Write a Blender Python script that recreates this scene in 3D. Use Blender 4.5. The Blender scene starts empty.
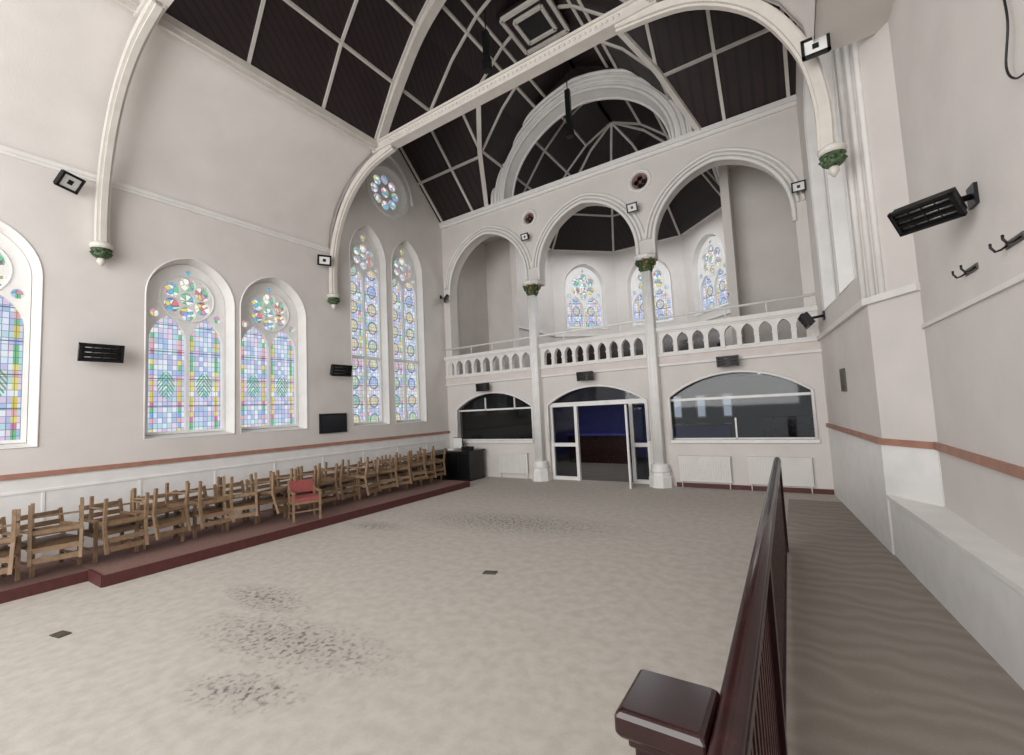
import bpy, bmesh, math, random
from mathutils import Vector, Matrix
random.seed(4)
SC=bpy.context.scene
SC.view_settings.view_transform='Standard'
CX=-5.5; XL=-11.6; D=13.2; YT=8.07
# ---------------------------------------------------------------- materials
def nmat(name):
    m=bpy.data.materials.new(name); m.use_nodes=True; nt=m.node_tree
    return m,nt,nt.nodes["Principled BSDF"]
def lin(c):
    return tuple(((x/255)/12.92 if x/255<=.04045 else (((x/255)+.055)/1.055)**2.4) for x in c)+(1,)
def mat(name,rgb,rough=.6,metal=0,var=.06,scale=6,bump=0,bscale=60):
    m,nt,b=nmat(name); c=lin(rgb)
    tc=nt.nodes.new("ShaderNodeTexCoord"); n=nt.nodes.new("ShaderNodeTexNoise"); n.inputs["Scale"].default_value=scale; n.inputs["Detail"].default_value=5
    nt.links.new(tc.outputs["Object"],n.inputs["Vector"])
    r=nt.nodes.new("ShaderNodeValToRGB")
    r.color_ramp.elements[0].position=.3; r.color_ramp.elements[1].position=.7
    r.color_ramp.elements[0].color=tuple(x*(1-var*2) for x in c[:3])+(1,); r.color_ramp.elements[1].color=tuple(min(1,x*(1+var)) for x in c[:3])+(1,)
    nt.links.new(n.outputs["Fac"],r.inputs[0]); nt.links.new(r.outputs[0],b.inputs["Base Color"])
    b.inputs["Roughness"].default_value=rough; b.inputs["Metallic"].default_value=metal
    if bump:
        n2=nt.nodes.new("ShaderNodeTexNoise"); n2.inputs["Scale"].default_value=bscale; nt.links.new(tc.outputs["Object"],n2.inputs["Vector"])
        bp=nt.nodes.new("ShaderNodeBump"); bp.inputs["Strength"].default_value=bump; bp.inputs["Distance"].default_value=.02
        nt.links.new(n2.outputs["Fac"],bp.inputs["Height"]); nt.links.new(bp.outputs[0],b.inputs["Normal"])
    return m
WALL=mat("wall_plaster",(213,207,202),.75,0,.03,1.2,.1,40)
STONE=mat("painted_stone",(224,221,217),.55,0,.03,3)
WHITE=mat("white_paint",(231,229,226),.45,0,.03,4)
CREAM=mat("rib_paint",(206,200,192),.5,0,.04,4)
DADO=mat("dado_brown",(166,122,104),.5,0,.08,5)
PINK=mat("pink_band",(214,204,199),.6,0,.04,4)
BLACK=mat("black_metal",(22,22,24),.4,.3,.1,20)
DKGLASS=mat("dark_screen",(35,38,42),.15,0,.1,3)
HEAT=mat("heater_tubes",(110,108,105),.25,.6,.2,30)
WOOD=mat("beech_wood",(138,112,86),.5,0,.14,12)
WOOD2=mat("chair_seat_ply",(122,96,72),.5,0,.14,12)
DKWOOD=mat("dark_varnished_wood",(44,22,22),.22,0,.2,9)
PLATC=mat("platform_carpet",(126,96,88),.9,0,.08,25,.2,200)
PLATE=mat("platform_edge",(84,40,38),.6,0,.1,10)
RED=mat("red_fabric",(150,78,74),.85,0,.1,30)
GREEN=mat("gilded_foliage",(70,92,58),.6,0,.5,25)
GOLD=mat("gold_leaf_paint",(140,112,60),.5,.2,.3,25)
BLUE=mat("blue_wall",(48,50,120),.6,0,.1,3)
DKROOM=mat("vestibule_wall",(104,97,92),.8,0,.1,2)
CABIN=mat("black_cabinet_wood",(28,25,27),.35,0,.2,8)
PAPER=mat("paper",(225,225,222),.7,0,.04,5)
SOCK=mat("floor_socket_metal",(92,88,80),.5,.5,.1,30)
RADW=mat("radiator_enamel",(222,220,214),.35,0,.02,4)

def ceil_mat():
    m,nt,b=nmat("dark_ceiling_boards")
    tc=nt.nodes.new("ShaderNodeTexCoord"); w=nt.nodes.new("ShaderNodeTexWave"); w.wave_type='BANDS'; w.bands_direction='DIAGONAL'
    w.inputs["Scale"].default_value=2.2; w.inputs["Distortion"].default_value=0; nt.links.new(tc.outputs["Object"],w.inputs["Vector"])
    n=nt.nodes.new("ShaderNodeTexNoise"); n.inputs["Scale"].default_value=3; nt.links.new(tc.outputs["Object"],n.inputs["Vector"])
    r=nt.nodes.new("ShaderNodeValToRGB"); r.color_ramp.elements[0].color=lin((17,10,11)); r.color_ramp.elements[0].position=.05; r.color_ramp.elements[1].color=lin((44,26,26)); r.color_ramp.elements[1].position=.3
    r2=nt.nodes.new("ShaderNodeMixRGB"); r2.blend_type='MULTIPLY'; r2.inputs[0].default_value=.6
    nt.links.new(w.outputs["Fac"],r.inputs[0]); nt.links.new(r.outputs[0],r2.inputs[1]); nt.links.new(n.outputs["Fac"],r2.inputs[2]); nt.links.new(r2.outputs[0],b.inputs["Base Color"])
    b.inputs["Roughness"].default_value=.5; return m
CEIL=ceil_mat()
def carpet(name,c0,c1,scuff=True,ripple=False):
    m,nt,b=nmat(name); L=nt.links
    tc=nt.nodes.new("ShaderNodeTexCoord")
    def noise(s,d=6):
        n=nt.nodes.new("ShaderNodeTexNoise"); n.inputs["Scale"].default_value=s; n.inputs["Detail"].default_value=d; L.new(tc.outputs["Object"],n.inputs["Vector"]); return n.outputs["Fac"]
    def ramp(f,a,b_,p0,p1):
        r=nt.nodes.new("ShaderNodeValToRGB"); r.color_ramp.elements[0].position=p0; r.color_ramp.elements[1].position=p1
        r.color_ramp.elements[0].color=a; r.color_ramp.elements[1].color=b_; L.new(f,r.inputs[0]); return r.outputs[0]
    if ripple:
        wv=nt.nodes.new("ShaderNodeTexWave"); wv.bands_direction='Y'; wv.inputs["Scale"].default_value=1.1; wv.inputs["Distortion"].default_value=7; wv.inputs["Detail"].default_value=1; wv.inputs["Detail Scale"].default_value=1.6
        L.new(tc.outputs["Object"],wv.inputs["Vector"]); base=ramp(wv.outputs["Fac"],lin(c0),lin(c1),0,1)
    else: base=ramp(noise(7),lin(c0),lin(c1),.35,.65)
    fine=ramp(noise(90,2),(.92,.92,.92,1),(1.03,1.03,1.03,1),.3,.7)
    mx=nt.nodes.new("ShaderNodeMixRGB"); mx.blend_type='MULTIPLY'; mx.inputs[0].default_value=1; L.new(base,mx.inputs[1]); L.new(fine,mx.inputs[2])
    out=mx.outputs[0]
    if scuff:
        def spot(x,y,rx,ry,ang):
            mp=nt.nodes.new("ShaderNodeMapping"); mp.vector_type='TEXTURE'; mp.inputs["Location"].default_value=(x,y,0); mp.inputs["Rotation"].default_value=(0,0,ang); mp.inputs["Scale"].default_value=(rx,ry,1)
            L.new(tc.outputs["Object"],mp.inputs["Vector"]); g=nt.nodes.new("ShaderNodeTexGradient"); g.gradient_type='SPHERICAL'; L.new(mp.outputs[0],g.inputs[0]); return g.outputs["Fac"]
        prev=None
        for a in ((-4.9,2.8,1.8,.55,.15),(-5.4,8.0,3.0,1.0,.1),(-6.3,3.3,1.1,.4,.0),(-8.0,6.6,1.0,.4,.1),(-4.4,2.1,.8,.35,.3)):
            s=spot(*a)
            if prev is None: prev=s
            else:
                n=nt.nodes.new("ShaderNodeMath"); n.operation='MAXIMUM'; L.new(prev,n.inputs[0]); L.new(s,n.inputs[1]); prev=n.outputs[0]
        nn=ramp(noise(16,10),(0,0,0,1),(1,1,1,1),.50,.72)
        a2=nt.nodes.new("ShaderNodeMath"); a2.operation='MULTIPLY'; L.new(prev,a2.inputs[0]); L.new(nn,a2.inputs[1])
        a4=nt.nodes.new("ShaderNodeMath"); a4.operation='MULTIPLY_ADD'; a4.use_clamp=True; L.new(a2.outputs[0],a4.inputs[0]); a4.inputs[1].default_value=1.6
        a5=nt.nodes.new("ShaderNodeMath"); a5.operation='MULTIPLY'; L.new(prev,a5.inputs[0]); a5.inputs[1].default_value=.22; L.new(a5.outputs[0],a4.inputs[2])
        m2=nt.nodes.new("ShaderNodeMixRGB"); L.new(a4.outputs[0],m2.inputs[0]); L.new(out,m2.inputs[1]); m2.inputs[2].default_value=lin((104,99,94)); out=m2.outputs[0]
    L.new(out,b.inputs["Base Color"]); b.inputs["Roughness"].default_value=.95
    return m
CARPET=carpet("beige_carpet",(179,171,162),(191,184,175))
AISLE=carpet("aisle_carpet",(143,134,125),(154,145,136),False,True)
def glassm():
    m,nt,b=nmat("glazing"); nt.nodes.remove(b)
    t=nt.nodes.new("ShaderNodeBsdfTransparent"); t.inputs[0].default_value=(.6,.62,.64,1); g=nt.nodes.new("ShaderNodeBsdfGlossy"); g.inputs["Roughness"].default_value=.04
    mx=nt.nodes.new("ShaderNodeMixShader"); mx.inputs[0].default_value=.03; nt.links.new(t.outputs[0],mx.inputs[1]); nt.links.new(g.outputs[0],mx.inputs[2])
    nt.links.new(mx.outputs[0],nt.nodes["Material Output"].inputs[0]); return m
GLASS=glassm()
def stained(name,headv,strength=1.15,motifs=None,period=1.5,off=.2,ry=.34,rings=False,thr=0.0):
    m,nt,b=nmat(name); nt.nodes.remove(b); L=nt.links; N=nt.nodes
    tc=N.new("ShaderNodeTexCoord"); sp=N.new("ShaderNodeSeparateXYZ"); L.new(tc.outputs["Object"],sp.inputs[0])
    def M(op,a,b_=None,cl=False):
        n=N.new("ShaderNodeMath"); n.operation=op; n.use_clamp=cl
        for i,v in enumerate((a,b_)):
            if v is None: continue
            if isinstance(v,(int,float)): n.inputs[i].default_value=v
            else: L.new(v,n.inputs[i])
        return n.outputs[0]
    X,Y=sp.outputs[0],sp.outputs[1]
    def cells(px,py):
        cx=M('FLOOR',M('DIVIDE',X,px)); cy=M('FLOOR',M('DIVIDE',Y,py))
        cb=N.new("ShaderNodeCombineXYZ"); L.new(cx,cb.inputs[0]); L.new(cy,cb.inputs[1])
        w=N.new("ShaderNodeTexWhiteNoise"); w.noise_dimensions='2D'; L.new(cb.outputs[0],w.inputs["Vector"]); return w.outputs["Value"]
    def ramp(f,cols):
        r=N.new("ShaderNodeValToRGB"); r.color_ramp.interpolation='CONSTANT'; e=r.color_ramp.elements
        e[0].color=lin(cols[0]); e[0].position=0; e[1].color=lin(cols[1]); e[1].position=1/len(cols)
        for i,c in enumerate(cols[2:]):
            k=e.new((i+2)/len(cols)); k.color=lin(c)
        L.new(f,r.inputs[0]); return r.outputs[0]
    def mix(f,a,b_,bt='MIX'):
        n=N.new("ShaderNodeMixRGB"); n.blend_type=bt
        for i,v in enumerate((f,a,b_)):
            if isinstance(v,(int,float)): n.inputs[i].default_value=v
            elif isinstance(v,tuple): n.inputs[i].default_value=v
            else: L.new(v,n.inputs[i])
        return n.outputs[0]
    base=ramp(cells(.09,.12),[(168,186,214),(196,208,224),(158,178,208),(206,212,224),(178,178,208),(210,192,208),(170,198,206),(208,214,218),(160,176,208),(198,184,208),(188,200,224)])
    U=M('ABSOLUTE',X)
    bord=ramp(cells(5,.12),[(196,182,96),(112,172,130),(146,162,206),(206,196,110),(190,120,152),(216,216,206),(118,160,204),(120,176,130),(206,160,160)])
    d1=M('ABSOLUTE',M('SUBTRACT',U,.38))
    col=mix(M('MULTIPLY',M('GREATER_THAN',d1,.225),M('LESS_THAN',d1,.30)),base,bord)
    my=M('SUBTRACT',M('MODULO',M('ADD',Y,off),period),period*.5)
    rad=M('SQRT',M('ADD',M('POWER',M('DIVIDE',my,ry),2),M('POWER',M('DIVIDE',d1,.17),2)))
    alt=ramp(cells(5,period),motifs or [(72,156,100),(90,168,116),(78,160,110)])
    e3=M('SINE',M('MULTIPLY',M('ADD',M('MULTIPLY',d1,1.6),my),60))
    col=mix(M('MULTIPLY',M('MULTIPLY',M('LESS_THAN',rad,1),M('GREATER_THAN',e3,thr)),.9),col,alt)
    vo=N.new("ShaderNodeTexVoronoi"); vo.inputs["Scale"].default_value=9; L.new(tc.outputs["Object"],vo.inputs["Vector"])
    sc=N.new("ShaderNodeSeparateColor"); L.new(vo.outputs["Color"],sc.inputs[0])
    head=ramp(sc.outputs[0],[(104,172,202),(222,224,214),(196,140,172),(220,222,210),(118,184,150),(200,210,224),(208,196,110),(134,154,206),(228,226,216),(200,120,124)])
    col=mix(M('GREATER_THAN',Y,headv),col,head)
    vd=N.new("ShaderNodeTexVoronoi"); vd.feature='DISTANCE_TO_EDGE'; vd.inputs["Scale"].default_value=9; L.new(tc.outputs["Object"],vd.inputs["Vector"])
    lead1=M('MAXIMUM',M('LESS_THAN',M('FRACT',M('DIVIDE',X,.09)),.13),M('LESS_THAN',M('FRACT',M('DIVIDE',Y,.12)),.11))
    lead2=M('LESS_THAN',vd.outputs["Distance"],.05)
    isH=M('GREATER_THAN',Y,headv)
    lead=M('ADD',M('MULTIPLY',lead1,M('SUBTRACT',1,isH)),M('MULTIPLY',lead2,isH),True)
    lead=M('MULTIPLY',lead,.75)
    bar=M('LESS_THAN',M('FRACT',M('DIVIDE',Y,.62)),.035)
    lead=M('MAXIMUM',lead,bar)
    if rings:
        ring=M('MULTIPLY',M('LESS_THAN',M('ABSOLUTE',M('SUBTRACT',rad,1.0)),.10),M('SUBTRACT',1,isH)); lead=M('MAXIMUM',lead,ring)
    col=mix(M('MULTIPLY',lead,.8),col,lin((62,68,80)))
    em=N.new("ShaderNodeEmission"); L.new(col,em.inputs[0]); em.inputs[1].default_value=strength
    L.new(em.outputs[0],N["Material Output"].inputs[0]); return m
SG_LOW=stained("stained_glass_low",2.75,1.25,None,2.9,.35,.30)
SG_TALL=stained("stained_glass_tall",5.35,1.25,[(202,184,84),(104,168,116),(210,192,104),(136,156,204),(204,140,140),(170,190,110)],.62,.2,.2,True,-.2)
SG_APSE=stained("stained_glass_apse",1.7,1.3,[(190,184,130),(140,170,184)],.7,.2,.2,True); SG_ROSE=stained("stained_glass_rose",-5,1.25)

# ---------------------------------------------------------------- mesh builder
def frame(o,U):
    U=Vector(U).normalized(); V=Vector((0,0,1)); W=U.cross(V)
    m=Matrix((( U.x,V.x,W.x,o[0]),(U.y,V.y,W.y,o[1]),(U.z,V.z,W.z,o[2]),(0,0,0,1))); return m
FL=frame((XL,0,0),(0,1,0)); FB=frame((0,D,0),(1,0,0))
def poly_mesh(outer,holes,t):
    c=bpy.data.curves.new("tmp",'CURVE'); c.dimensions='2D'; c.fill_mode='BOTH'; c.extrude=t/2
    for pts in [outer]+list(holes):
        s=c.splines.new('POLY'); s.points.add(len(pts)-1)
        for i,p in enumerate(pts): s.points[i].co=(p[0],p[1],0,1)
        s.use_cyclic_u=True
    o=bpy.data.objects.new("tmp",c); SC.collection.objects.link(o)
    dg=bpy.context.evaluated_depsgraph_get(); me=bpy.data.meshes.new_from_object(o.evaluated_get(dg))
    vs=[v.co.copy() for v in me.vertices]; fs=[tuple(p.vertices) for p in me.polygons]
    bpy.data.objects.remove(o); bpy.data.curves.remove(c); bpy.data.meshes.remove(me)
    return vs,fs
class MB:
    def __init__(s): s.v=[]; s.f=[]; s.m=[]; s.mats=[]; s.cur=0; s.sm=[]
    def mat(s,m):
        if m not in s.mats: s.mats.append(m)
        s.cur=s.mats.index(m); return s
    def add(s,vs,fs,mx=None,smooth=False):
        o=len(s.v)
        for v in vs: s.v.append(tuple(mx@Vector(v)) if mx is not None else tuple(v))
        for f in fs: s.f.append(tuple(i+o for i in f)); s.m.append(s.cur); s.sm.append(smooth)
    def box(s,a,b,mx=None):
        x0,y0,z0=a; x1,y1,z1=b
        s.add([(x0,y0,z0),(x1,y0,z0),(x1,y1,z0),(x0,y1,z0),(x0,y0,z1),(x1,y0,z1),(x1,y1,z1),(x0,y1,z1)],
              [(0,3,2,1),(4,5,6,7),(0,1,5,4),(1,2,6,5),(2,3,7,6),(3,0,4,7)],mx)
    def seg(s,p,q,w,h,up=(0,0,1)):
        p=Vector(p);q=Vector(q); d=(q-p); L=d.length
        if L<1e-5: return
        d/=L; up=Vector(up); sd=d.cross(up)
        if sd.length<1e-4: sd=d.cross(Vector((0,1,0)))
        sd.normalize(); u=sd.cross(d).normalized()
        pts=[]
        for e in (p,q):
            for a,b in ((-1,-1),(1,-1),(1,1),(-1,1)): pts.append(e+sd*a*w/2+u*b*h/2)
        s.add(pts,[(0,1,2,3),(7,6,5,4),(0,4,5,1),(1,5,6,2),(2,6,7,3),(3,7,4,0)])
    def path(s,pts,w,h,up=(0,0,1)):
        for a,b in zip(pts,pts[1:]): s.seg(a,b,w,h,up)
    def tube(s,pts,r,n=10,closed=False,mx=None):
        pts=[Vector(p) for p in pts]; N=len(pts); rings=[]; prev=None
        for i,p in enumerate(pts):
            a=pts[(i-1)%N] if (closed or i>0) else p; b=pts[(i+1)%N] if (closed or i<N-1) else p
            d=(b-a).normalized()
            if prev is None:
                ref=Vector((0,0,1)) if abs(d.z)<.9 else Vector((0,1,0)); sd=d.cross(ref).normalized()
            else:
                sd=(prev-d*prev.dot(d)).normalized()
            prev=sd; u=sd.cross(d)
            rr=r[i] if isinstance(r,(list,tuple)) else r
            rings.append([p+sd*math.cos(2*math.pi*k/n)*rr+u*math.sin(2*math.pi*k/n)*rr for k in range(n)])
        vs=[v for R in rings for v in R]; fs=[]
        for i in range(N if closed else N-1):
            j=(i+1)%N
            for k in range(n): fs.append((i*n+k,i*n+(k+1)%n,j*n+(k+1)%n,j*n+k))
        if not closed: fs.append(tuple(range(n))[::-1]); fs.append(tuple((N-1)*n+k for k in range(n)))
        s.add(vs,fs,mx,True)
    def lathe(s,prof,c=(0,0,0),n=16,ang=0,smooth=True,mx=None):
        vs=[];fs=[]
        for r,z in prof:
            for k in range(n):
                a=2*math.pi*k/n+ang; vs.append((c[0]+r*math.cos(a),c[1]+r*math.sin(a),c[2]+z))
        for i in range(len(prof)-1):
            for k in range(n): fs.append((i*n+k,i*n+(k+1)%n,(i+1)*n+(k+1)%n,(i+1)*n+k))
        fs.append(tuple(range(n))[::-1]); fs.append(tuple((len(prof)-1)*n+k for k in range(n)))
        s.add(vs,fs,mx,smooth)
    def plate(s,outer,holes,w0,w1,F=None):
        vs,fs=poly_mesh(outer,holes,abs(w1-w0)); T=Matrix.Translation((0,0,(w0+w1)/2)); s.add(vs,fs,(F@T) if F is not None else T)
    def loft(s,A,B,mx=None,closed=True,smooth=False):
        n=len(A); fs=[]
        for i in range(n if closed else n-1):
            j=(i+1)%n; fs.append((i,j,n+j,n+i))
        s.add(list(A)+list(B),fs,mx,smooth)
    def build(s,name,parent=None,mx=None,bevel=0):
        me=bpy.data.meshes.new(name); me.from_pydata(s.v,[],s.f)
        for m in s.mats: me.materials.append(m)
        for p,mi,sm in zip(me.polygons,s.m,s.sm): p.material_index=mi; p.use_smooth=sm
        me.update(); o=bpy.data.objects.new(name,me); SC.collection.objects.link(o)
        if parent: o.parent=parent
        if mx is not None: o.matrix_world=mx
        if bevel:
            b=o.modifiers.new("bev",'BEVEL'); b.width=bevel; b.segments=2; b.limit_method='ANGLE'
        return o
def empty(name,loc=(0,0,0)):
    e=bpy.data.objects.new(name,None); e.empty_display_size=.2; SC.collection.objects.link(e); return e
def inst(o,name,mx,parent=None):
    n=bpy.data.objects.new(name,o.data); SC.collection.objects.link(n); n.matrix_world=mx
    if parent: n.parent=parent
    return n
def arc(u0,u1,spring,rise,n=12):
    """pointed arch from (u0,spring) over the apex to (u1,spring)"""
    a=(u1-u0)/2; mid=(u0+u1)/2; h=max(rise,a*1.12); k=rise/h
    r=(a*a+h*h)/(2*a); th=math.atan2(h,r-a); L=[]
    for i in range(n+1):
        t=th*i/n; L.append((u0+r-r*math.cos(t),spring+r*math.sin(t)*k))
    return L+[(2*mid-x,z) for x,z in L[:-1]][::-1]
def seg_arc(u0,u1,spring,rise,n=14):
    a=(u1-u0)/2; r=(a*a+rise*rise)/(2*rise); c=spring+rise-r; t0=math.asin(min(1,a/r)); mid=(u0+u1)/2
    return [(mid+r*math.sin(-t0+2*t0*i/n),c+r*math.cos(-t0+2*t0*i/n)) for i in range(n+1)]
def outline(u0,u1,sill,spring,rise,n=12):
    return [(u0,sill)]+arc(u0,u1,spring,rise,n)+[(u1,sill)]
def circ(c,r,n=20): return [(c[0]+r*math.cos(2*math.pi*i/n),c[1]+r*math.sin(2*math.pi*i/n)) for i in range(n)]
wcount=[0]
def window(F,u0,u1,sill,spring,rise,depth,glass,ins=.17,f=.06,transom=None):
    wcount[0]+=1; root=empty("window_%d"%wcount[0])
    A=outline(u0,u1,sill,spring,rise); i0,i1=u0+ins,u1-ins
    B=outline(i0,i1,sill+ins*.9,spring+.02,rise*((i1-i0)/(u1-u0)))
    b=MB().mat(STONE); b.loft([(x,z,0) for x,z in A],[(x,z,-depth) for x,z in B],F)
    b.tube([(x,z,0) for x,z in A],.018,6,True,F)
    b.build("reveal",root)
    W=i1-i0; mid=(i0+i1)/2; rs=rise*(W/(u1-u0)); s0=sill+ins*.9
    cc=spring+.10*rs; cr=W*.345; la=cc-cr*.80; lw=(W-3*f)/2
    holes=[]
    for k in (0,1):
        a0=i0+f+k*(lw+f)
        if transom:
            holes.append([(a0,s0+f),(a0,transom-.05),(a0+lw,transom-.05),(a0+lw,s0+f)])
            holes.append([(a0,transom+.05)]+arc(a0,a0+lw,la-lw*.85,lw*.85,8)+[(a0+lw,transom+.05)])
        else: holes.append([(a0,s0+f)]+arc(a0,a0+lw,la-lw*.85,lw*.85,8)+[(a0+lw,s0+f)])
    holes.append(circ((mid,cc),cr*.28))
    for k in range(6):
        a=math.pi/6+k*math.pi/3; holes.append(circ((mid+cr*.64*math.cos(a),cc+cr*.64*math.sin(a)),cr*.305,14))
    for sx in (-1,1):
        holes.append(circ((mid+sx*W*.395,cc-cr*.74),cr*.17,10))
    top=spring+rs; holes.append(circ((mid,(cc+cr+top)/2-.05),(top-cc-cr)*.24,10))
    t=MB().mat(WHITE); t.plate(B,holes,-depth-.05,-depth+.05,F)
    t.tube([(x,z,0) for x,z in circ((mid,cc),cr*.99,28)],.022,6,True,F@Matrix.Translation((0,0,-depth+.05)))
    t.build("tracery",root)
    g=MB().mat(glass); B2=[(x-mid,z-s0) for x,z in B]
    g.plate(B2,[],-.02,0); g.build("stained_glass",root,F@Matrix.Translation((mid,s0,-depth-.05)))
    return A

# ---------------------------------------------------------------- shell: floor
b=MB().mat(CARPET); b.box((-12,-4,-.1),(2.6,D+.3,0)); b.build("floor")
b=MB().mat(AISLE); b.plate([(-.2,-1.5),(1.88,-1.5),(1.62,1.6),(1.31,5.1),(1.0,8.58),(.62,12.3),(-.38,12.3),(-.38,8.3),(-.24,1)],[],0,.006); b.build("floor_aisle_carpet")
b=MB().mat(DKROOM); b.box((-12,D+.3,-.1),(1.5,21.5,0)); b.build("floor_vestibule")
# left wall
wins=[(-1.66,.10),(.27,2.03),(3.58,5.36),(5.50,7.26)]; holes=[]
for a,c in wins: holes.append(window(FL,a,c,2.15,5.28,1.0,.34,SG_LOW,ins=.09))
for a,c in ((8.78,10.24),(10.50,12.0)): holes.append(window(FL,a,c,2.12,7.65,1.15,.3,SG_TALL,ins=.07,f=.05,transom=4.35))
rc=(10.45,10.35); holes.append(circ(rc,.82,32))
b=MB().mat(WALL); b.plate([(-4,0),(D+.2,0),(D+.2,10),(10.63,12.6),(YT,10.1),(YT,7.6),(-4,7.6)],holes,-.3,0,FL); b.build("wall_left")
# rose
wcount[0]+=1; root=empty("window_%d"%wcount[0]); b=MB().mat(STONE)
b.loft([(x,z,0) for x,z in circ(rc,.82,32)],[(x,z,-.2) for x,z in circ(rc,.76,32)],FL); b.plate(circ(rc,.95,32),[circ(rc,.82,32)],0,.05,FL); b.build("reveal",root)
h=[circ(rc,.18)]+[circ((rc[0]+.47*math.cos(k*math.pi/4),rc[1]+.47*math.sin(k*math.pi/4)),.17,14) for k in range(8)]
b=MB().mat(WHITE); b.plate(circ(rc,.77,32),h,-.23,-.17,FL); b.build("tracery",root)
b=MB().mat(SG_ROSE); b.plate(circ((0,0),.77,32),[],-.02,0); b.build("stained_glass",root,FL@Matrix.Translation((rc[0],rc[1],-.24)))
b=MB().mat(STONE); b.tube([(x,z,0) for x,z in arc(rc[0]-1.1,rc[0]+1.1,10.2,1.5)],.07,8,False,FL@Matrix.Translation((0,0,.03))); b.build("trim_rose_hood")
# trims left
b=MB().mat(STONE); b.box((-4,7.46,0),(YT,7.54,.07),FL); b.box((-4,7.40,0),(YT,7.46,.04),FL); b.build("trim_string_left")
b=MB().mat(DADO); b.box((-4,1.61,0),(D,1.70,.07),FL); b.build("trim_dado_left")
b=MB().mat(WHITE); b.box((-4,0,0),(D,1.61,.035),FL)
for i in range(12): b.box((-3.5+i*1.4,.2,.035),(-3.46+i*1.4,1.32,.045),FL)
b.box((-4,1.34,.035),(D,1.38,.05),FL); b.build("wall_left_panelling")
# coves + cornice
cove=[(XL,7.55),(-11.52,8.15),(-11.25,8.7),(-10.8,9.2),(-10.2,9.6),(-9.33,9.9)]
def mir(p): return (2*CX-p[0],p[1])
def covel(name,pr):
    b=MB().mat(WALL); A=[(x,-4,z) for x,z in pr]; B=[(x,YT,z) for x,z in pr]; b.loft(A,B,None,False,True); b.build(name)
covel("ceiling_cove_left",cove); covel("ceiling_cove_right",[mir(p) for p in cove])
for nm,x in (("left",-9.3),("right",2*CX+9.3)):
    b=MB().mat(CREAM); b.box((x-.08,-4,9.84),(x+.10,YT,10.0)); b.box((x-.02,-4,9.74),(x+.05,YT,9.84)); b.build("trim_cornice_"+nm)
b=MB().mat(WALL)
for mm in (lambda p:p,mir):
    pts=[mm(p) for p in cove]+[mm((-9.33,10.1)),mm((XL,10.1))]
    b.plate(pts,[],-.05,.05,frame((0,YT,0),(1,0,0)))
b.build("wall_transept_spandrel")
# ceiling
P=[(0,13.95),(1.15,13.4),(2.1,12.55),(3.0,11.4),(3.83,9.95)]
def Nz(x):
    a=abs(x-CX)
    if a>=3.83: return -9
    for (a0,z0),(a1,z1) in zip(P,P[1:]):
        if a0<=a<=a1: return z0+(z1-z0)*(a-a0)/(a1-a0)
YM=(YT+D)/2; HY=(D-YT)/2
def Tz(y): return 10.02+(1-abs(y-YM)/HY)*2.5
def Hz(x,y): return max(Nz(x),Tz(y))
prof=[(CX-a,z) for a,z in P[::-1]]+[(CX+a,z) for a,z in P[1:]]
b=MB().mat(CEIL)
b.loft([(x,-4,z) for x,z in prof],[(x,YT,z) for x,z in prof],None,False)
b.loft([(x,-4,z+.3) for x,z in prof],[(x,YT,z+.3) for x,z in prof],None,False)
xs=sorted(set([round(XL-.3+i*(12.9/96),3) for i in range(97)]+[round(CX+s*(a+e),3) for a,z in P for s in (-1,1) for e in (0,.004)]))
NX=len(xs); NY=65
ys=[YT+i*(D-YT)/(NY-1) for i in range(NY)]
vs=[(x,y,Hz(x,y)) for x in xs for y in ys]; fs=[(i*NY+j,(i+1)*NY+j,(i+1)*NY+j+1,i*NY+j+1) for i in range(NX-1) for j in range(NY-1)]
b.add(vs,fs)
# apse ceiling: barrel then octagonal half dome
OC=(CX,16.9); AP=3.92
b.loft([(x,D,z) for x,z in prof],[(x,OC[1],z) for x,z in prof],None,False)
def octp(r,k):
    a=math.radians(22.5+45*k); R=r/math.cos(math.radians(22.5)); return (OC[0]+R*math.cos(a),OC[1]+R*math.sin(a))
rings=[]
for a,z in P: rings.append([(OC[0]+a,OC[1],z)]+[octp(max(a,.001),k)+(z,) for k in range(4)]+[(OC[0]-a,OC[1],z)])
for A,B in zip(rings,rings[1:]): b.loft(A,B,None,False)
b.build("ceiling")
# ceiling ribs
b=MB().mat(CREAM)
def ribline(pts,w=.08,h=.06,up=(0,0,1)): b.path(pts,w,h,up)
o=-.03
for y in (-2.45+.1,-.7,1.05,2.81,4.56,6.32,YT-.15): ribline([(x,y,z+o) for x,z in prof],.08,.06,(0,1,0))
for a in (0,1.15,2.1,3.0):
    for s in (-1,1):
        z=Nz(CX+s*a); ribline([(CX+s*a,-4,z+o),(CX+s*a,YT,z+o)],.08,.06)
for x in (-11.45,-9.9,-8.5,-7.0,-4.0,-2.5,-1.1,.4):
    for sy in (-1,1):
        ya=YM+sy*(HY-.05); pts=[(x,ya+(YM-ya)*i/8,Tz(ya+(YM-ya)*i/8)+o) for i in range(9)]
        if Nz(x)<Tz(YM):
            if Nz(x)>0: pts=[(x,YM+sy*HY*t/12,Hz(x,YM+sy*HY*t/12)+o) for t in range(13)]
            ribline(pts)
        else: ribline([(x,YM+sy*HY,Nz(x)+o),(x,YM,Nz(x)+o)])
for dy in (.02,1.3):
    for s in (-1,1):
        t=Tz(YM+s*dy); xe=max([a for a in [i*.02 for i in range(192)] if Nz(CX+a)>=t]+[0])
        for sx,xw in ((-1,XL),(1,.9)): ribline([(xw,YM+s*dy,t+o),(CX+sx*xe,YM+s*dy,t+o)])
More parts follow.
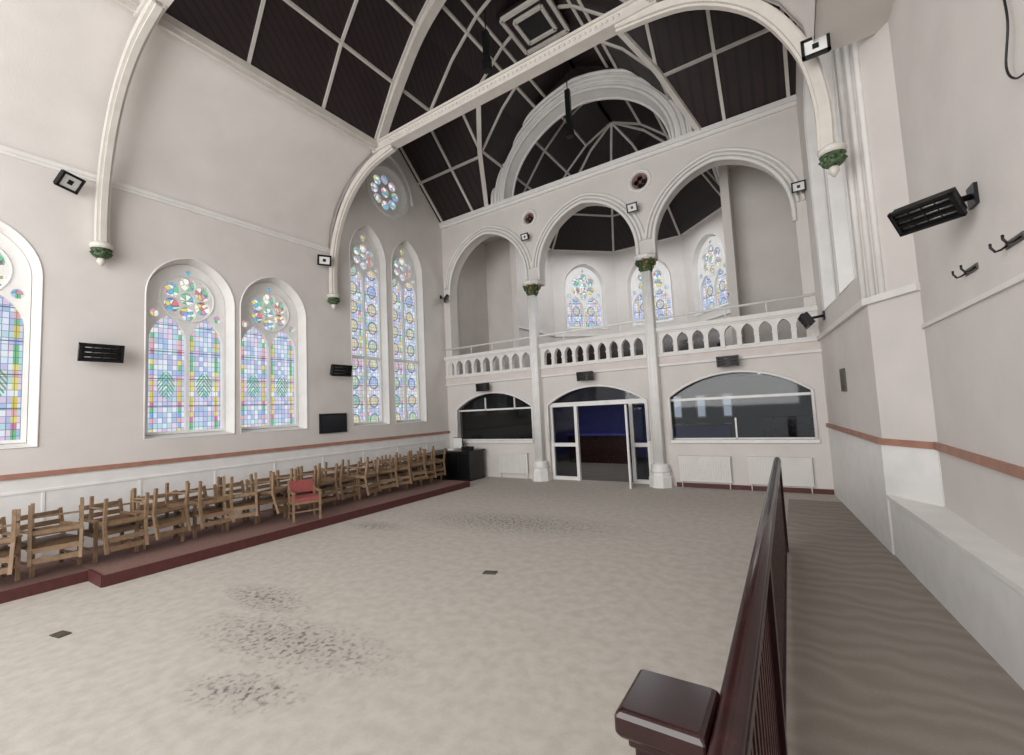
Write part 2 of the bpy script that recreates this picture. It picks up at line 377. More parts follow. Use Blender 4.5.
for a in (0,1.15):
    for s in (-1,1): ribline([(CX+s*a,YT,Nz(CX+s*a)+o),(CX+s*a,D,Nz(CX+s*a)+o)])
for y in (YM-HY*.5,YM+HY*.5,YM):
    t=Tz(y); ribline([(x,y,Nz(x)+o) for x in [CX-3.8+i*.1 for i in range(77)] if Nz(x)>t],.08,.06,(0,1,0))
for sx in (-1,1):
    for sy in (-1,1):
        pts=[]
        for i in range(21):
            z=9.99+2.5*i/20
            for (a0,z0),(a1,z1) in zip(P,P[1:]):
                if z1<=z<=z0: a=a0+(a1-a0)*(z0-z)/(z0-z1)
            y=YM+sy*HY*(1-(z-10.02)/2.5); pts.append((CX+sx*a,y,z+o-.03))
        ribline(pts,.15,.1)
for y in (14.9,16.9): ribline([(x,y,z+o) for x,z in prof],.08,.06,(0,1,0))
for a in (0,1.15,2.1,3.0,3.75):
    for s in (-1,1): z=Nz(CX+s*a); ribline([(CX+s*a,D,z+o),(CX+s*a,OC[1],z+o)],.08,.06)
for k in range(4): ribline([octp(max(a,.001),k)+(z+o,) for a,z in P],.09,.07)
for a in (2.1,3.0): ribline([(OC[0]+a,OC[1],Nz(CX+a)+o)]+[octp(a,k)+(Nz(CX+a)+o,) for k in range(4)]+[(OC[0]-a,OC[1],Nz(CX+a)+o)],.08,.06)
b.build("trim_ceiling_ribs")
# ventilator panel
b=MB(); b.mat(CREAM)
for r in (1.0,.62):
    b.path([(CX+r*math.cos(k*math.pi/2+math.pi/4),YM+r*math.sin(k*math.pi/2+math.pi/4),13.42) for k in range(5)],.1,.1)
b.mat(CEIL); b.box((CX-.75,YM-.75,13.45),(CX+.75,YM+.75,13.6)); b.mat(BLACK); b.box((CX-.38,YM-.38,13.42),(CX+.38,YM+.38,13.46)); b.build("ceiling_ventilator")

# trusses
def band(path,w):
    L=[];R=[]
    for i,p in enumerate(path):
        a=Vector(path[max(0,i-1)]);c=Vector(path[min(len(path)-1,i+1)]); d=(c-a).normalized(); n=Vector((-d.y,d.x))
        L.append(tuple(Vector(p)+n*w/2)); R.append(tuple(Vector(p)-n*w/2))
    return L+R[::-1]
def smooth(pts,n=6):
    out=[]
    for i in range(len(pts)-1):
        p0=Vector(pts[max(0,i-1)]);p1=Vector(pts[i]);p2=Vector(pts[i+1]);p3=Vector(pts[min(len(pts)-1,i+2)])
        for k in range(n):
            t=k/n; out.append(tuple(.5*((2*p1)+(p2-p0)*t+(2*p0-5*p1+4*p2-p3)*t*t+(3*p1-p0-3*p2+p3)*t**3)))
    out.append(tuple(pts[-1])); return out
def truss(y,name):
    F=frame((0,y,0),(1,0,0)); root=empty(name); b=MB().mat(CREAM)
    lp=smooth([(-11.45,5.95),(-11.43,7.0),(-11.15,8.05),(-10.55,8.95),(-9.7,9.5),(-8.7,9.72)])
    rp=smooth([(.66,6.1),(.66,6.9),(.46,7.85),(-.12,8.85),(-1.1,9.52),(-2.4,9.74)])
    for q in (lp,rp):
        b.plate(band(q,.15),[],-.10,.10,F); b.plate(band(q,.23),[],-.05,.05,F)
    b.build("arch_brace",root)
    b=MB().mat(CREAM); b.box((-9.4,9.78,-.10),(2*CX+9.4,9.98,.10),F); b.box((-9.4,9.72,-.14),(2*CX+9.4,9.79,.14),F); b.box((-9.4,9.96,-.14),(2*CX+9.4,10.02,.14),F)
    for i in range(56):
        x=-8.7+i*.116; b.lathe([(.02,-.03),(.035,0),(.02,.03)],(x,y-.10,9.87),6)
    b.build("tie_beam",root)
    b=MB().mat(CREAM); up=smooth([(-9.35,9.95),(-8.65,11.1),(-7.65,12.4),(-6.55,13.2),(CX,13.75)]); b.plate(band(up,.24),[],-.12,.12,F); b.plate(band([mir(p) for p in up],.24),[],-.12,.12,F); b.build("roof_rib",root)
    for x in (-11.45,.72):
        k=.62; b=MB().mat(CREAM); b.lathe([(.03*k,-.55*k),(.12*k,-.42*k),(.10*k,-.3*k)],(x,y,6.0),10)
        b.mat(GREEN); b.lathe([(.10*k,-.32*k),(.24*k,-.22*k),(.2*k,-.12*k),(.28*k,-.02*k),(.2*k,.0)],(x,y,6.0),12)
        for j in range(8):
            a=j*math.pi/4; b.lathe([(.02*k,-.07*k),(.08*k,0),(.02*k,.07*k)],(x+.22*k*math.cos(a),y+.22*k*math.sin(a),6-.14*k),6)
        b.mat(CREAM); b.lathe([(.26*k,0),(.3*k,.05),(.3*k,.1),(.2*k,.14)],(x,y,5.99),12); b.build("corbel",root)
for y in (YT,2.81,-2.45): truss(y,"roof_truss")

# ---------------------------------------------------------------- arcade wall
COLX=(-7.45,-3.5); bays=[(-11.3,-7.68),(-7.22,-3.73),(-3.27,.3)]
XR=.95
notch=[]
for a,c in bays: notch+=[(a,6.75)]+arc(a,c,7.15,1.98,16)+[(c,6.75)]
out=[(XL-.1,3.5),(-11.3,3.5)]+notch+[(.3,3.5),(XR,3.5),(XR,10.05),(XL-.1,10.05)]
rnd=[((-7.5,9.15),.2),((-3.55,9.2),.25)]
b=MB().mat(WALL); b.plate(out,[circ(c,r,24) for c,r in rnd],-.45,0,FB); b.build("wall_back")
b=MB().mat(STONE)
for a,c in bays:
    for off,rr,w in ((-.02,.055,.03),(.10,.04,.03),(.22,.05,.02)):
        q=[(a-off,6.85)]+arc(a-off,c+off,7.15,1.98+off,18)+[(c+off,6.85)]
        if off>.05: q=q[2:-2]
        b.tube([(x,z,0) for x,z in q],rr,8,False,FB@Matrix.Translation((0,0,w)))
b.build("trim_arcade_moulding")
root=empty("trim_roundel")
for c,r in rnd:
    b=MB().mat(STONE); b.tube([(x,z,0) for x,z in circ(c,r+.07,28)],.05,8,True,FB)
    b.mat(BLACK); b.plate(circ(c,r+.02,24),[],-.3,-.25,FB); b.mat(PLATC)
    b.plate(circ(c,r,24),[circ((c[0]+r*.45*math.cos(k*math.pi/2),c[1]+r*.45*math.sin(k*math.pi/2)),r*.34,12) for k in range(4)],-.12,-.06,FB)
    b.build("quatrefoil",root)
b=MB().mat(STONE); b.box((XL,9.92,0),(XR,10.06,.14),FB); b.box((XL,9.82,0),(XR,9.92,.08),FB); b.build("trim_cornice_back")
# upper arch
UA,UB,US,UR=-8.5,-2.5,10.15,2.72
def upa(off,n=20): return [(UA-off,10.04)]+arc(UA-off,UB+off,US,UR+off*.95,n)+[(UB+off,10.04)]
b=MB().mat(CEIL); b.plate([(-9.33,10.04)]+upa(0)+[(2*CX+9.33,10.04)]+[(x,z+.25) for x,z in prof[::-1]][1:-1],[],-.45,-.12,FB); b.build("wall_upper_gable")
b=MB().mat(STONE); b.plate(upa(.52)+upa(0)[::-1],[],-.2,.0,FB)
for off,rr,w in ((.03,.06,.0),(.22,.04,.02),(.36,.05,.02),(.52,.06,.03)):
    b.tube([(x,z,0) for x,z in upa(off)],rr,8,False,FB@Matrix.Translation((0,0,w)))
q1=[(x,z,-.45) for x,z in upa(-.12)]
b.loft([(x,z,0) for x,z in upa(0)],q1,FB,False,True)
b.tube([(x,z,0) for x,z in upa(-.1)],.05,8,False,FB@Matrix.Translation((0,0,-.42)))
b.build("trim_upper_arch")
# columns
for cx in COLX:
    root=empty("arcade_column"); b=MB().mat(WHITE); c=(cx,D-.12,0)
    b.lathe([(.34,0),(.34,.28),(.30,.33),(.30,.42)],c,8,math.pi/8,False)
    b.lathe([(.27,.42),(.29,.47),(.24,.55),(.26,.6),(.2,.66)],c,20)
    b.build("base",root)
    b=MB().mat(WHITE); b.lathe([(.15,.64),(.145,3.5),(.14,6.3)],c,20)
    for k in range(4):
        a=math.pi/4+k*math.pi/2; b.lathe([(.05,.62),(.05,6.3)],(c[0]+.135*math.cos(a),c[1]+.135*math.sin(a),0),8)
    b.build("shaft",root)
    b=MB().mat(GREEN); b.lathe([(.16,6.3),(.18,6.34),(.16,6.4),(.2,6.5),(.27,6.62)],c,16)
    for r,z,n,ph in ((.18,6.42,8,0),(.24,6.54,8,.39),(.28,6.61,8,0)):
        for k in range(n):
            a=k*2*math.pi/n+ph; b.mat(GOLD if k%3==0 else GREEN); b.lathe([(.01,-.06),(.05,-.02),(.055,.03),(.02,.05)],(c[0]+r*math.cos(a),c[1]+r*math.sin(a),z),6)
    b.mat(STONE); b.lathe([(.28,6.64),(.34,6.7),(.34,6.76),(.3,6.8)],c,8,math.pi/8,False); b.build("capital",root)
# balustrade (gallery front)
def balu(x0,x1,n):
    p=(x1-x0)/n; hs=[]
    for i in range(n):
        a=x0+i*p+.055; c=x0+(i+1)*p-.055
        hs.append([(a,3.86),(a,4.08)]+arc(a,c,4.16,.24,8)+[(c,4.08),(c,3.86)])
    return hs
b=MB().mat(STONE); hs=[]
gaps=((-11.55,-7.68),(-7.22,-3.73),(-3.27,.45))
for (a,c) in gaps: hs+=balu(a,c,9)
b.plate([(XL,3.78),(XR,3.78),(XR,4.5),(XL,4.5)],hs,-.14,.03,FB)
for (a,c) in gaps:
    p=(c-a)/9
    for i in range(1,9):
        b.box((a+i*p-.065,4.06,-.15),(a+i*p+.065,4.11,.05),FB); b.box((a+i*p-.065,3.82,-.15),(a+i*p+.065,3.87,.05),FB)
b.box((XL,4.48,-.2),(XR,4.6,.12),FB); b.box((XL,4.44,-.14),(XR,4.48,.07),FB)
b.mat(PINK); b.box((XL,3.5,-.3),(XR,3.78,.05),FB); b.mat(STONE); b.box((XL,3.74,-.3),(XR,3.8,.10),FB); b.box((XL,3.46,-.3),(XR,3.52,.09),FB)
b.build("gallery_balustrade")
b=MB().mat(WHITE); b.tube([(XL,D-.0,4.9),(.6,D-.0,4.9)],.035,8)
for i in range(13): x=-11.3+i*.98; b.tube([(x,D,4.6),(x,D,4.9)],.018,6)
b.build("gallery_handrail")
# lower wall with glazed openings
def sg(u0,u1,bot,spring,rise): return [(u0,bot)]+seg_arc(u0,u1,spring,rise)+[(u1,bot)]
lo=[sg(-11.15,-7.75,1.3,2.5,.58),None,sg(-3.15,.3,1.3,2.55,.6)]
b=MB().mat(WALL); b.plate([(XL,0),(-7.15,0)]+seg_arc(-7.15,-3.8,2.5,.55)+[(-3.8,0),(XR,0),(XR,3.5),(XL,3.5)],[lo[0],lo[2]],-.3,0,FB); b.build("wall_back_lower")
b=MB().mat(WHITE)
for u0,u1,s,r in ((-11.15,-7.75,2.5,.58),(-7.15,-3.8,2.5,.55),(-3.15,.3,2.55,.6)):
    q=seg_arc(u0,u1,s,r); b.tube([(x,z,0) for x,z in [(u0,1.3)]+q+[(u1,1.3)]],.04,8,False,FB@Matrix.Translation((0,0,.02)))
for u0,u1 in ((-11.2,-7.75),(-3.15,.35)):
    b.box((u0,1.24,-.1),(u1,1.32,.10),FB)
b.build("trim_glazing_arches")
b=MB().mat(PLATE); b.box((-3.1,0,0),(XR,.12,.03),FB); b.build("baseboard_back")
def gl(name,outer,bars):
    root=empty(name); b=MB().mat(WHITE)
    for x0,z0,x1,z1 in bars: b.box((x0,z0,-.22),(x1,z1,-.14),FB)
    b.build("frame",root); b=MB().mat(GLASS); b.plate(outer,[],-.185,-.175,FB); b.build("glass_pane",root)
wcount[0]+=1; gl("window_%d"%wcount[0],lo[0],[(-11.15,2.42,-7.75,2.48),(-9.9,2.42,-9.86,2.9),(-8.6,2.42,-8.56,2.9),(-11.15,1.3,-7.75,1.36)])
wcount[0]+=1; gl("window_%d"%wcount[0],lo[2],[(-3.15,2.42,.3,2.49),(-1.5,1.3,-1.46,1.9),(-3.15,1.3,.3,1.36)])
# door screen
root=empty("door_1"); b=MB().mat(WHITE)
for x in (-7.15,-6.25,-4.4,-3.9): b.box((x,0,-.24),(x+.1,2.5,-.12),FB)
b.box((-7.15,2.42,-.25),(-3.8,2.56,-.1),FB)
for x0,x1 in ((-7.1,-6.2),(-4.35,-3.85)): b.box((x0,1.1,-.22),(x1,1.22,-.14),FB); b.box((x0,0,-.22),(x1,.12,-.14),FB)
b.build("frame",root)
b=MB().mat(GLASS); b.plate(seg_arc(-7.15,-3.8,2.5,.55),[],-.19,-.18,FB)
b.box((-7.05,.12,-.185),(-6.25,2.42,-.178),FB); b.box((-4.3,.12,-.185),(-3.9,2.42,-.178),FB); b.build("glass_pane",root)
b=MB().mat(WHITE); Fd=frame((-4.42,D-.05,0),(.3,-1,0))
for x0,z0,x1,z1 in ((0,0,.09,2.4),(.62,0,.71,2.4),(0,2.3,.7,2.4),(0,0,.7,.12),(0,1.08,.7,1.18)): b.box((x0,z0,-.025),(x1,z1,.025),Fd)
b.mat(GLASS); b.box((.08,.12,-.004),(.63,2.3,.004),Fd); b.build("leaf",root)
# vestibule
b=MB().mat(DKROOM); b.box((-12,20,0),(1.5,20.1,3.5)); b.box((-12,D,0),(-11.7,20,3.5)); b.box((1.2,D,0),(1.3,20,3.5)); b.build("wall_vestibule")
b=MB().mat(DKROOM); b.box((-12,D+.35,3.3),(1.5,21.5,3.5)); b.build("ceiling_vestibule")
b=MB().mat(BLUE); b.box((-10.4,19.85,0),(-5.4,19.98,3.2)); b.build("blue_partition_wall")
b=MB().mat(DKWOOD); b.box((-8.6,17.6,0),(-6.0,18.1,1.15)); b.mat(BLUE); b.box((-8.7,17.5,1.15),(-5.9,18.2,1.22)); b.build("reception_counter")
b=MB().mat(BLUE); b.box((-4.6,17.9,0),(-2.2,18.6,1.45)); b.mat(DKWOOD); b.box((-4.7,17.85,1.45),(-2.1,18.65,1.52)); b.box((-1.2,18.2,0),(.6,19.0,1.7)); b.build("storage_counter")
def simple_em(name,rgb,s):
    m,nt,bb=nmat(name); bb.inputs["Emission Color"].default_value=lin(rgb); bb.inputs["Emission Strength"].default_value=s; bb.inputs["Base Color"].default_value=lin(rgb); return m
DAY=simple_em("daylight_pane",(205,214,226),.9)
for x in (-4.55,-3.6,-2.6):
    wcount[0]+=1; root=empty("window_%d"%wcount[0]); b=MB().mat(DAY); b.box((x,19.93,1.75),(x+.28,19.97,2.6)); b.build("pane",root)
    b=MB().mat(WHITE)
    for q in (x-.05,x+.28): b.box((q,19.88,1.7),(q+.05,19.98,2.65))
    b.box((x-.05,19.88,2.6),(x+.33,19.98,2.66)); b.box((x-.05,19.88,1.68),(x+.33,19.98,1.75)); b.box((x,19.9,2.15),(x+.28,19.97,2.18)); b.build("frame",root)
b=MB().mat(simple_em("bulkhead_lamp",(255,245,230),9))
for x,y in ((-9.5,15.5),(-7.6,17),(-5.5,15.2),(-2.2,15.4),(-1,17.5)): b.lathe([(.12,3.24),(.14,3.3)],(x,y,0),16)
b.build("ceiling_lights")
# ---------------------------------------------------------------- gallery room
b=MB().mat(DKROOM); b.box((-12,D+.3,3.5),(1.5,21.2,3.6)); b.build("gallery_floor")
b=MB().mat(DKWOOD)
for i in range(3):
    b.box((-9.0,15.6+i*.9,3.6),(-2.0,16.5+i*.9,3.85+i*.25)); b.box((-8.9,15.7+i*.9,3.85+i*.25),(-2.1,15.76+i*.9,4.5+i*.25))
b.build("gallery_pew_tiers")
gi=0
for k in range(-1,4):
    p=Vector(octp(AP,k+1)); q=Vector(octp(AP,k))
    U=(q-p); n=Vector((U.y,-U.x)); c=Vector(OC)-(p+q)/2
    if n.dot(c)<0: p,q=q,p; U=(q-p)
    F=frame((p.x,p.y,0),(U.x,U.y,0)); Ln=U.length; hs=[]
    if k in (0,1,2):
        hs=[window(F,Ln/2-1.05,Ln/2+1.05,6.1,8.15,1.2,.25,SG_APSE,ins=.1)]
    gi+=1
    b=MB().mat(WALL); b.plate([(0,3.5),(Ln,3.5),(Ln,10.15),(0,10.15)],hs,-.25,0,F); b.mat(STONE); b.box((0,9.95,0),(Ln,10.1,.1),F); b.box((0,5.75,0),(Ln,5.83,.05),F); b.build("wall_apse_%d"%gi)
b=MB().mat(WALL); yo=OC[1]-AP*math.tan(math.radians(22.5))
b.box((XL-.2,yo+.9,3.5),(-9.42,yo+1.1,10.2)); b.box((XL-.3,D,3.5),(XL,yo+1,10.2)); b.box((-1.58,yo+.9,3.5),(1.2,yo+1.1,10.2)); b.box((.95,D,3.5),(1.2,yo+1,10.2))
b.build("wall_gallery_side")
b=MB().mat(WALL); b.box((XL-.3,D+.1,10.1),(-9.3,yo+1,10.25)); b.box((-1.7,D+.1,10.1),(1.2,yo+1,10.25)); b.build("ceiling_gallery_side")
# ---------------------------------------------------------------- right wall
pl=[(.55,D+.05),(1.0,8.6),(1.48,7.9),(1.75,-1.5)]
fr=[]
for (x0,y0),(x1,y1) in zip(pl,pl[1:]): fr.append((frame((x0,y0,0),(x1-x0,y1-y0,0)),math.hypot(x1-x0,y1-y0)))
F,Ln=fr[0]; hs=[]
for a in (.95,2.7): hs.append(window(F,a,a+1.5,4.3,8.5,1.25,.3,SG_TALL,ins=.08,f=.05,transom=6.2))
b=MB().mat(WALL); b.plate([(0,0),(Ln,0),(Ln,10.1),(Ln/2,12.6),(0,10.1)],hs,-.3,0,F); b.build("wall_right_transept")
b=MB().mat(WALL); F,Ln=fr[1]; b.plate([(0,0),(Ln,0),(Ln,10.3),(0,10.3)],[],-.3,0,F)
b.mat(STONE); b.box((-.02,3.74,0),(Ln+.02,3.84,.07),F)
for u in (-.02,.14,.3): b.tube([(u,3.84,.02),(u,10.2,.02)],.045,8,False,F)
b.build("wall_right_pier")
b=MB().mat(WALL); F,Ln=fr[2]; b.plate([(0,0),(Ln,0),(Ln,8.5),(0,8.5)],[],-.3,0,F); b.build("wall_right")
b=MB().mat(STONE); F,Ln=fr[2]; b.box((0,3.22,0),(Ln,3.27,.03),F); b.build("trim_string_right")
b=MB().mat(STONE); F,Ln=fr[0]; b.box((0,3.74,0),(Ln,3.84,.07),F); b.build("trim_string_transept")
b=MB().mat(DADO)
for F,Ln in fr: b.box((-.02,1.62,0),(Ln+.02,1.71,.05),F)
b.build("trim_dado_right")
b=MB().mat(WHITE)
for F,Ln in fr[:2]: b.box((0,0,0),(Ln,1.62,.02),F)
b.build("wall_right_panelling")
b=MB().mat(WALL); b.box((.62,-4,7.6),(2.2,YT,7.8)); b.build("ceiling_right_recess")
b=MB().mat(WHITE); pts=[(1.0,8.58),(1.31,5.1),(1.62,1.6),(1.85,-1.0),(2.1,-1.0),(1.95,3),(1.62,7.9),(1.45,7.95)]
b.plate(pts,[],0,.85)
b.plate([(x-(.03 if i<4 else 0),y) for i,(x,y) in enumerate(pts)],[],.83,.88); b.build("wall_bench_ledge",bevel=.01)

# ---------------------------------------------------------------- platform
b=MB(); b.mat(PLATC); b.box((XL+.04,2.35,0),(-9.12,11.25,.17)); b.box((XL+.04,-4,0),(-9.75,2.35,.16))
b.mat(PLATE); b.box((-9.13,2.33,0),(-9.10,11.27,.175)); b.box((-9.76,-4,0),(-9.73,2.34,.165)); b.box((-11.5,11.24,0),(-9.12,11.28,.175)); b.box((-9.75,2.31,0),(-9.12,2.35,.175))
b.build("chair_platform")
# ---------------------------------------------------------------- chairs
def chair(seatmat):
    b=MB().mat(WOOD)
    w=.27; d=.25; hb=.86
    for sx in (-1,1):
        b.seg((sx*w,-d,0),(sx*w,-d,.62),.042,.048); b.seg((sx*w,d+.05,0),(sx*w,d,.46),.042,.048); b.seg((sx*w,d,.44),(sx*(w-.01),d+.1,hb),.042,.048)
        b.seg((sx*w,-d-.04,.63),(sx*w,d+.06,.63),.055,.03); b.seg((sx*w,-d,.18),(sx*w,d+.03,.18),.03,.025)
        b.seg((sx*w,-d,.41),(sx*w,d,.41),.03,.06)
    b.seg((-w,-d,.41),(w,-d,.41),.03,.06); b.seg((-w,d,.41),(w,d,.41),.03,.06); b.seg((-w,-d,.22),(w,-d,.22),.025,.03)
    for z,y in ((.66,d+.05),(.80,d+.083)): b.seg((-w,y,z),(w,y,z),.022,.075,(0,0,1))
    b.mat(seatmat)
    if seatmat is RED: b.box((-w+.01,-d-.02,.43),(w-.01,d,.51)); b.box((-w+.02,d+.03,.56),(w-.02,d+.09,.84))
    else: b.box((-w+.02,-d-.01,.43),(w-.02,d-.02,.465))
    return b
base=chair(WOOD2); first=None
ys=[1.3,2.0,2.75,3.5,4.2,4.85,5.5,6.15,6.8,7.45,8.05,8.65,9.25,9.85,10.4,10.9]
S=1.06
for i,y in enumerate([.55]+ys):
    x=-10.45+random.uniform(-.08,.08); z=.18 if y>2.3 else .17
    R1=Matrix.Translation((x,y,z))@Matrix.Rotation(math.radians(90+random.uniform(-12,12)),4,'Z')@Matrix.Scale(S,4)
    R2=Matrix.Translation((x+random.uniform(.14,.24),y+random.uniform(-.08,.08),z+S*random.uniform(1.0,1.05)))@Matrix.Rotation(math.radians(random.uniform(-20,20)+90),4,'Z')@Matrix.Rotation(math.pi+math.radians(random.uniform(-8,6)),4,'X')@Matrix.Scale(S,4)
    for R in (R1,R2):
        if first is None: first=base.build("wooden_chair",None,R)
        else: inst(first,"wooden_chair",R)
chair(RED).build("red_padded_chair",None,Matrix.Translation((-9.5,5.85,.18))@Matrix.Rotation(math.radians(70),4,'Z')@Matrix.Scale(1.0,4))
# ---------------------------------------------------------------- cabinet
root=empty("black_cabinet"); b=MB().mat(CABIN); b.box((-11.4,12.1,0),(-9.75,12.95,.98)); b.box((-11.45,12.02,.98),(-9.7,13.0,1.04)); b.box((-11.5,11.4,0),(-10.7,12.1,.92)); b.box((-11.5,11.35,.92),(-10.65,12.1,.97))
b.mat(BLACK)
for i in range(3): b.box((-11.35+i*.55,12.07,.08),(-10.87+i*.55,12.1,.93))
b.build("carcass",root)
b=MB().mat(PAPER); b.box((-10.9,12.3,1.04),(-10.6,12.6,1.1)); b.mat(BLACK); b.box((-10.3,12.35,1.04),(-9.95,12.65,1.16)); b.mat(PAPER); b.box((-11.0,12.75,1.06),(-10.6,12.78,1.45)); b.mat(BLACK); b.box((-11.02,12.78,1.04),(-10.58,12.80,1.47)); b.build("desk_clutter",root)
# ---------------------------------------------------------------- blackboard
b=MB().mat(BLACK); b.box((7.62,1.98,0),(8.52,2.55,.05),FL); b.mat(DKGLASS); b.box((7.67,2.03,.05),(8.47,2.50,.06),FL); b.build("wall_noticeboard")
# ---------------------------------------------------------------- heaters
def heater(F,u,v,out=.3,tilt=25,s=1.0,yaw=0):
    root=empty("infrared_heater")
    B=F@Matrix.Translation((u,v,out))@Matrix.Rotation(math.radians(yaw),4,'Y')@Matrix.Rotation(math.radians(tilt),4,'X')@Matrix.Scale(s,4)
    b=MB().mat(BLACK); b.box((-.34,-.17,-.07),(.34,.17,.05))
    b.box((-.36,-.19,.03),(.36,-.15,.10)); b.box((-.36,.15,.03),(.36,.19,.10)); b.box((-.36,-.19,.03),(-.31,.19,.10)); b.box((.31,-.19,.03),(.36,.19,.10))
    b.mat(HEAT)
    for k in (-.1,0,.1): b.tube([(-.30,k,.06),(.30,k,.06)],.02,8)
    b.mat(BLACK)
    for k in (-.05,.05): b.box((-.31,k-.008,.05),(.31,k+.008,.1))
    for k in (-.15,.0,.15): b.box((k-.006,-.16,.08),(k+.006,.16,.09))
    b.build("body",root,B)
    b=MB().mat(BLACK); p=B@Vector((0,0,-.06)); w=(F@Matrix.Translation((u,v+.06,0))).translation
    b.tube([tuple(w),tuple(p)],.03,8); b.box((u-.09,v-.04,0),(u+.09,v+.16,.03),F); b.build("bracket",root)
heater(FL,2.81,3.9,.24,12,.92); heater(FL,8.2,3.82,.24,12,.9)
for x,z in ((-9.65,3.28),(-5.6,3.36),(-1.5,3.42)): heater(FB,x,z,.26,5,.75)
heater(fr[0][0],1.0,4.15,.34,30,.85); heater(fr[2][0],2.12,4.14,.34,42,.72,52)
# ---------------------------------------------------------------- floodlights
def flood(F,u,v,out=.26,tilt=30,yaw=0,s=1):
    root=empty("floodlight"); B=F@Matrix.Translation((u,v,out))@Matrix.Rotation(math.radians(yaw),4,'Y')@Matrix.Rotation(math.radians(tilt),4,'X')@Matrix.Scale(s,4)
    b=MB().mat(BLACK); b.box((-.2,-.16,-.06),(.2,.16,.02)); b.box((-.22,-.18,.0),(.22,-.13,.05)); b.box((-.22,.13,.0),(.22,.18,.05)); b.box((-.22,-.18,0),(-.17,.18,.05)); b.box((.17,-.18,0),(.22,.18,.05))
    b.mat(PAPER); b.box((-.17,-.13,.02),(.17,.13,.03)); b.mat(BLACK); b.box((-.05,-.05,.03),(.05,.05,.035)); b.build("lamp_head",root,B)
    b=MB().mat(BLACK); b.tube([(u,v+.1,0),(u,v,out-.02)],.02,6,False,F); b.box((u-.04,v+.03,0),(u+.04,v+.17,.02),F); b.build("bracket",root)
flood(FL,2.3,7.15,.26,35,30,.9); flood(FL,7.7,7.05,.26,35,-30,.85); flood(FL,13.0,6.9,.28,30,40,.8)
flood(FB,-7.55,8.4,.26,20,0,.65); flood(FB,-3.75,8.32,.26,20,0,.75); flood(FB,.42,7.6,.3,20,0,.7); flood(frame((0,7.95,0),(1,0,0)),.62,7.5,.28,0,0,.8)
# hanging speakers
for x,y,z0,z1 in ((-5.35,12.3,10.9,12.4),(-6.4,9.4,11.7,12.8)):
    b=MB().mat(BLACK); b.box((x-.08,y-.07,z0),(x+.08,y+.07,z1)); b.box((x-.11,y-.09,z0-.05),(x+.11,y+.09,z0+.3)); b.tube([(x,y,z1),(x,y,min(13.5,z1+1.2))],.02,6); b.build("hanging_column_speaker",bevel=.01)
# ---------------------------------------------------------------- radiators
for x0,x1 in ((-9.2,-8.0),(-2.98,-1.66),(-1.25,.15)):
    b=MB().mat(RADW); b.box((x0,.2,.06),(x1,.86,.10),FB); b.box((x0-.01,.85,.03),(x1+.01,.88,.13),FB); b.box((x0-.01,.18,.05),(x1+.01,.21,.11),FB)
    n=int((x1-x0)/.06)
    for i in range(n): b.box((x0+.02+i*.06,.23,.10),(x0+.05+i*.06,.83,.118),FB)
    b.tube([(x0+.05,0,.07),(x0+.05,.25,.07)],.015,6,False,FB); b.tube([(x1-.05,0,.07),(x1-.05,.25,.07)],.015,6,False,FB); b.build("radiator")
# ---------------------------------------------------------------- railing
root=empty("wooden_railing")
def rx(y): return -.235-.0165*(y-.6)
y0,y1,zt=-.6,8.15,1.42
b=MB().mat(DKWOOD)
b.seg((rx(y0),y0,zt-.03),(rx(y1),y1,zt-.03),.10,.045); b.tube([(rx(y0),y0,zt-.005),(rx(y1),y1,zt-.005)],.045,12); b.seg((rx(y0),y0,zt-.08),(rx(y1),y1,zt-.08),.06,.06)
b.build("handrail",root)
b=MB().mat(DKWOOD); b.seg((rx(y0),y0,.12),(rx(y1),y1,.12),.06,.07); y=y0+.08
while y<y1-.05:
    x=rx(y); b.box((x-.014,y-.02,.1),(x+.014,y+.02,zt-.08)); y+=.125
b.build("balusters",root)
b=MB().mat(DKWOOD)
for y in (3.3,y1): x=rx(y); b.box((x-.045,y-.045,0),(x+.045,y+.045,zt-.05))
b.build("posts",root)
b=MB().mat(DKWOOD); n=(-.43,1.5)
b.box((n[0]-.09,n[1]-.09,0),(n[0]+.09,n[1]+.09,1.37)); b.box((n[0]-.105,n[1]-.105,1.33),(n[0]+.105,n[1]+.105,1.36))
b.lathe([(.12*1.414,1.36),(.135*1.414,1.38),(.135*1.414,1.43),(.128*1.414,1.445),(.115*1.414,1.452)],(n[0],n[1],0),4,math.pi/4,False)
b.box((n[0]+.08,n[1]-.035,1.25),(rx(1.5)+.02,n[1]+.035,1.36)); b.box((n[0]-.12,n[1]-.12,0),(n[0]+.12,n[1]+.12,.16))
b.build("newel_post",root,bevel=.008)
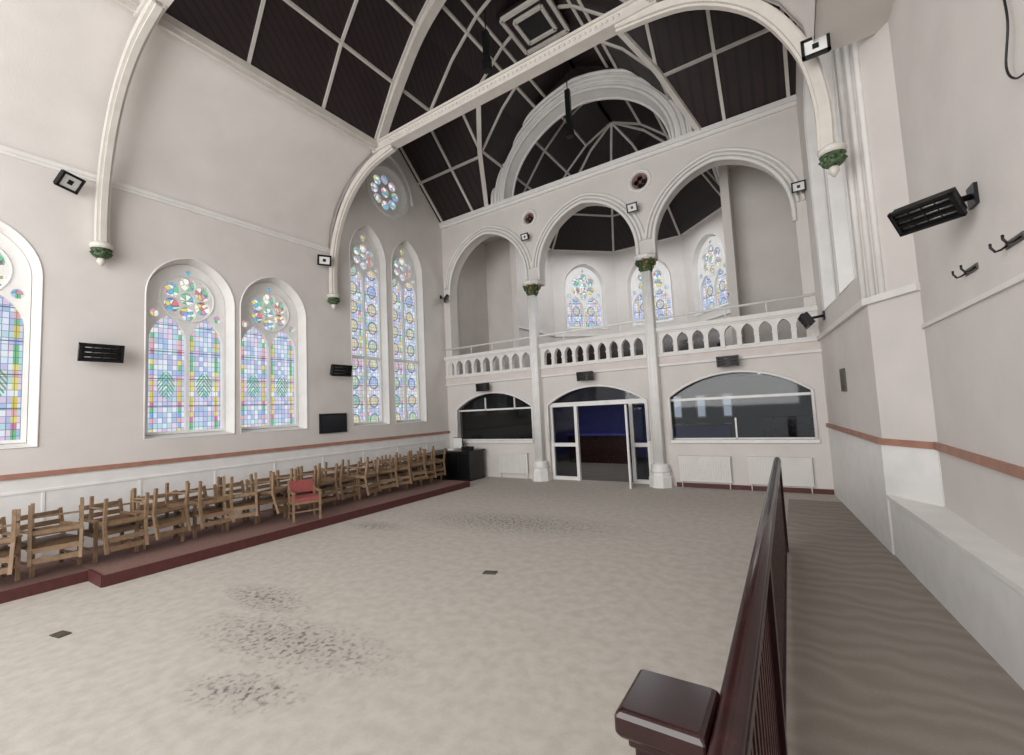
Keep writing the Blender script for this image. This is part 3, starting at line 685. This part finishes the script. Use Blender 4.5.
# ---------------------------------------------------------------- small things
for x,y,a in ((-4.05,5.41,.3),(-7.55,1.56,.2),(-3.55,1.15,.1)):
    b=MB().mat(SOCK); b.box((-.10,-.06,0),(.10,.06,.012)); b.box((-.08,-.045,.012),(.08,.045,.016)); b.build("floor_socket",None,Matrix.Translation((x,y,0))@Matrix.Rotation(a,4,'Z'))
F=fr[2][0]
for u,v in ((2.78,3.56),(1.84,3.56)):
    b=MB().mat(SOCK); b.box((u-.16,v-.03,0),(u+.16,v+.03,.012),F); b.mat(BLACK)
    for du in (-.12,.12): b.tube([(u+du,v,.01),(u+du,v-.03,.05),(u+du,v-.04,.085),(u+du,v+.0,.11),(u+du,v+.035,.11)],.010,6,False,F)
    b.build("coat_hook")
b=MB().mat(BLACK); b.tube(smooth([(3.17,5.45,.03),(3.25,5.1,.05),(3.17,4.8,.06),(3.25,4.65,.05),(3.4,4.62,.03)]),.008,6,False,F); b.build("wall_cable")
b=MB().mat(SOCK); b.box((2.2,2.45,0),(2.6,2.9,.03),fr[0][0]); b.build("wall_plaque")
# ---------------------------------------------------------------- light
w=bpy.data.worlds.new("world"); SC.world=w; w.use_nodes=True; bg=w.node_tree.nodes["Background"]; bg.inputs[0].default_value=(.94,.97,1,1); bg.inputs[1].default_value=1.3
def area(name,loc,rot,sx,sy,e,col=(1,1,1)):
    l=bpy.data.lights.new(name,'AREA'); l.shape='RECTANGLE'; l.size=sx; l.size_y=sy; l.energy=e; l.color=col
    o=bpy.data.objects.new(name,l); SC.collection.objects.link(o); o.location=loc; o.rotation_euler=rot
area("fill_behind_camera",(CX,-6,5.5),(math.radians(90),0,0),11,7,1350,(1,.985,.97))  # added fill from the open end behind the camera, no window modelled there
area("gallery_fill",(CX,17.3,9.8),(0,0,0),5,4,230,(.95,.97,1))  # added overhead fill to brighten the apse interior
area("vestibule_fill",(-7.5,16.2,3.22),(0,0,0),4,.4,45,(.97,.98,1))  # added fill so the room behind the glazing is less dark, no fitting
area("vestibule_fill_east",(-1.5,16.2,3.22),(0,0,0),3,.4,22,(.97,.98,1))  # same added fill for the right half of the vestibule
# ---------------------------------------------------------------- camera
yaw,pit,rol,f=5.73794547e-01,7.34489743e-02,-4.79939858e-02,440.05
cy,sy=math.cos(yaw),math.sin(yaw); fw=Vector((-sy*math.cos(pit),cy*math.cos(pit),math.sin(pit))); r=Vector((cy,sy,0)); u=r.cross(fw)
c,s=math.cos(rol),math.sin(rol); r2=c*r+s*u; u2=-s*r+c*u
cam=bpy.data.cameras.new("camera"); co=bpy.data.objects.new("camera",cam); SC.collection.objects.link(co); SC.camera=co
cam.sensor_width=36; cam.lens=36*f/1024; cam.clip_start=.02
co.matrix_world=Matrix(((r2.x,u2.x,-fw.x,0),(r2.y,u2.y,-fw.y,0),(r2.z,u2.z,-fw.z,2.4),(0,0,0,1)))
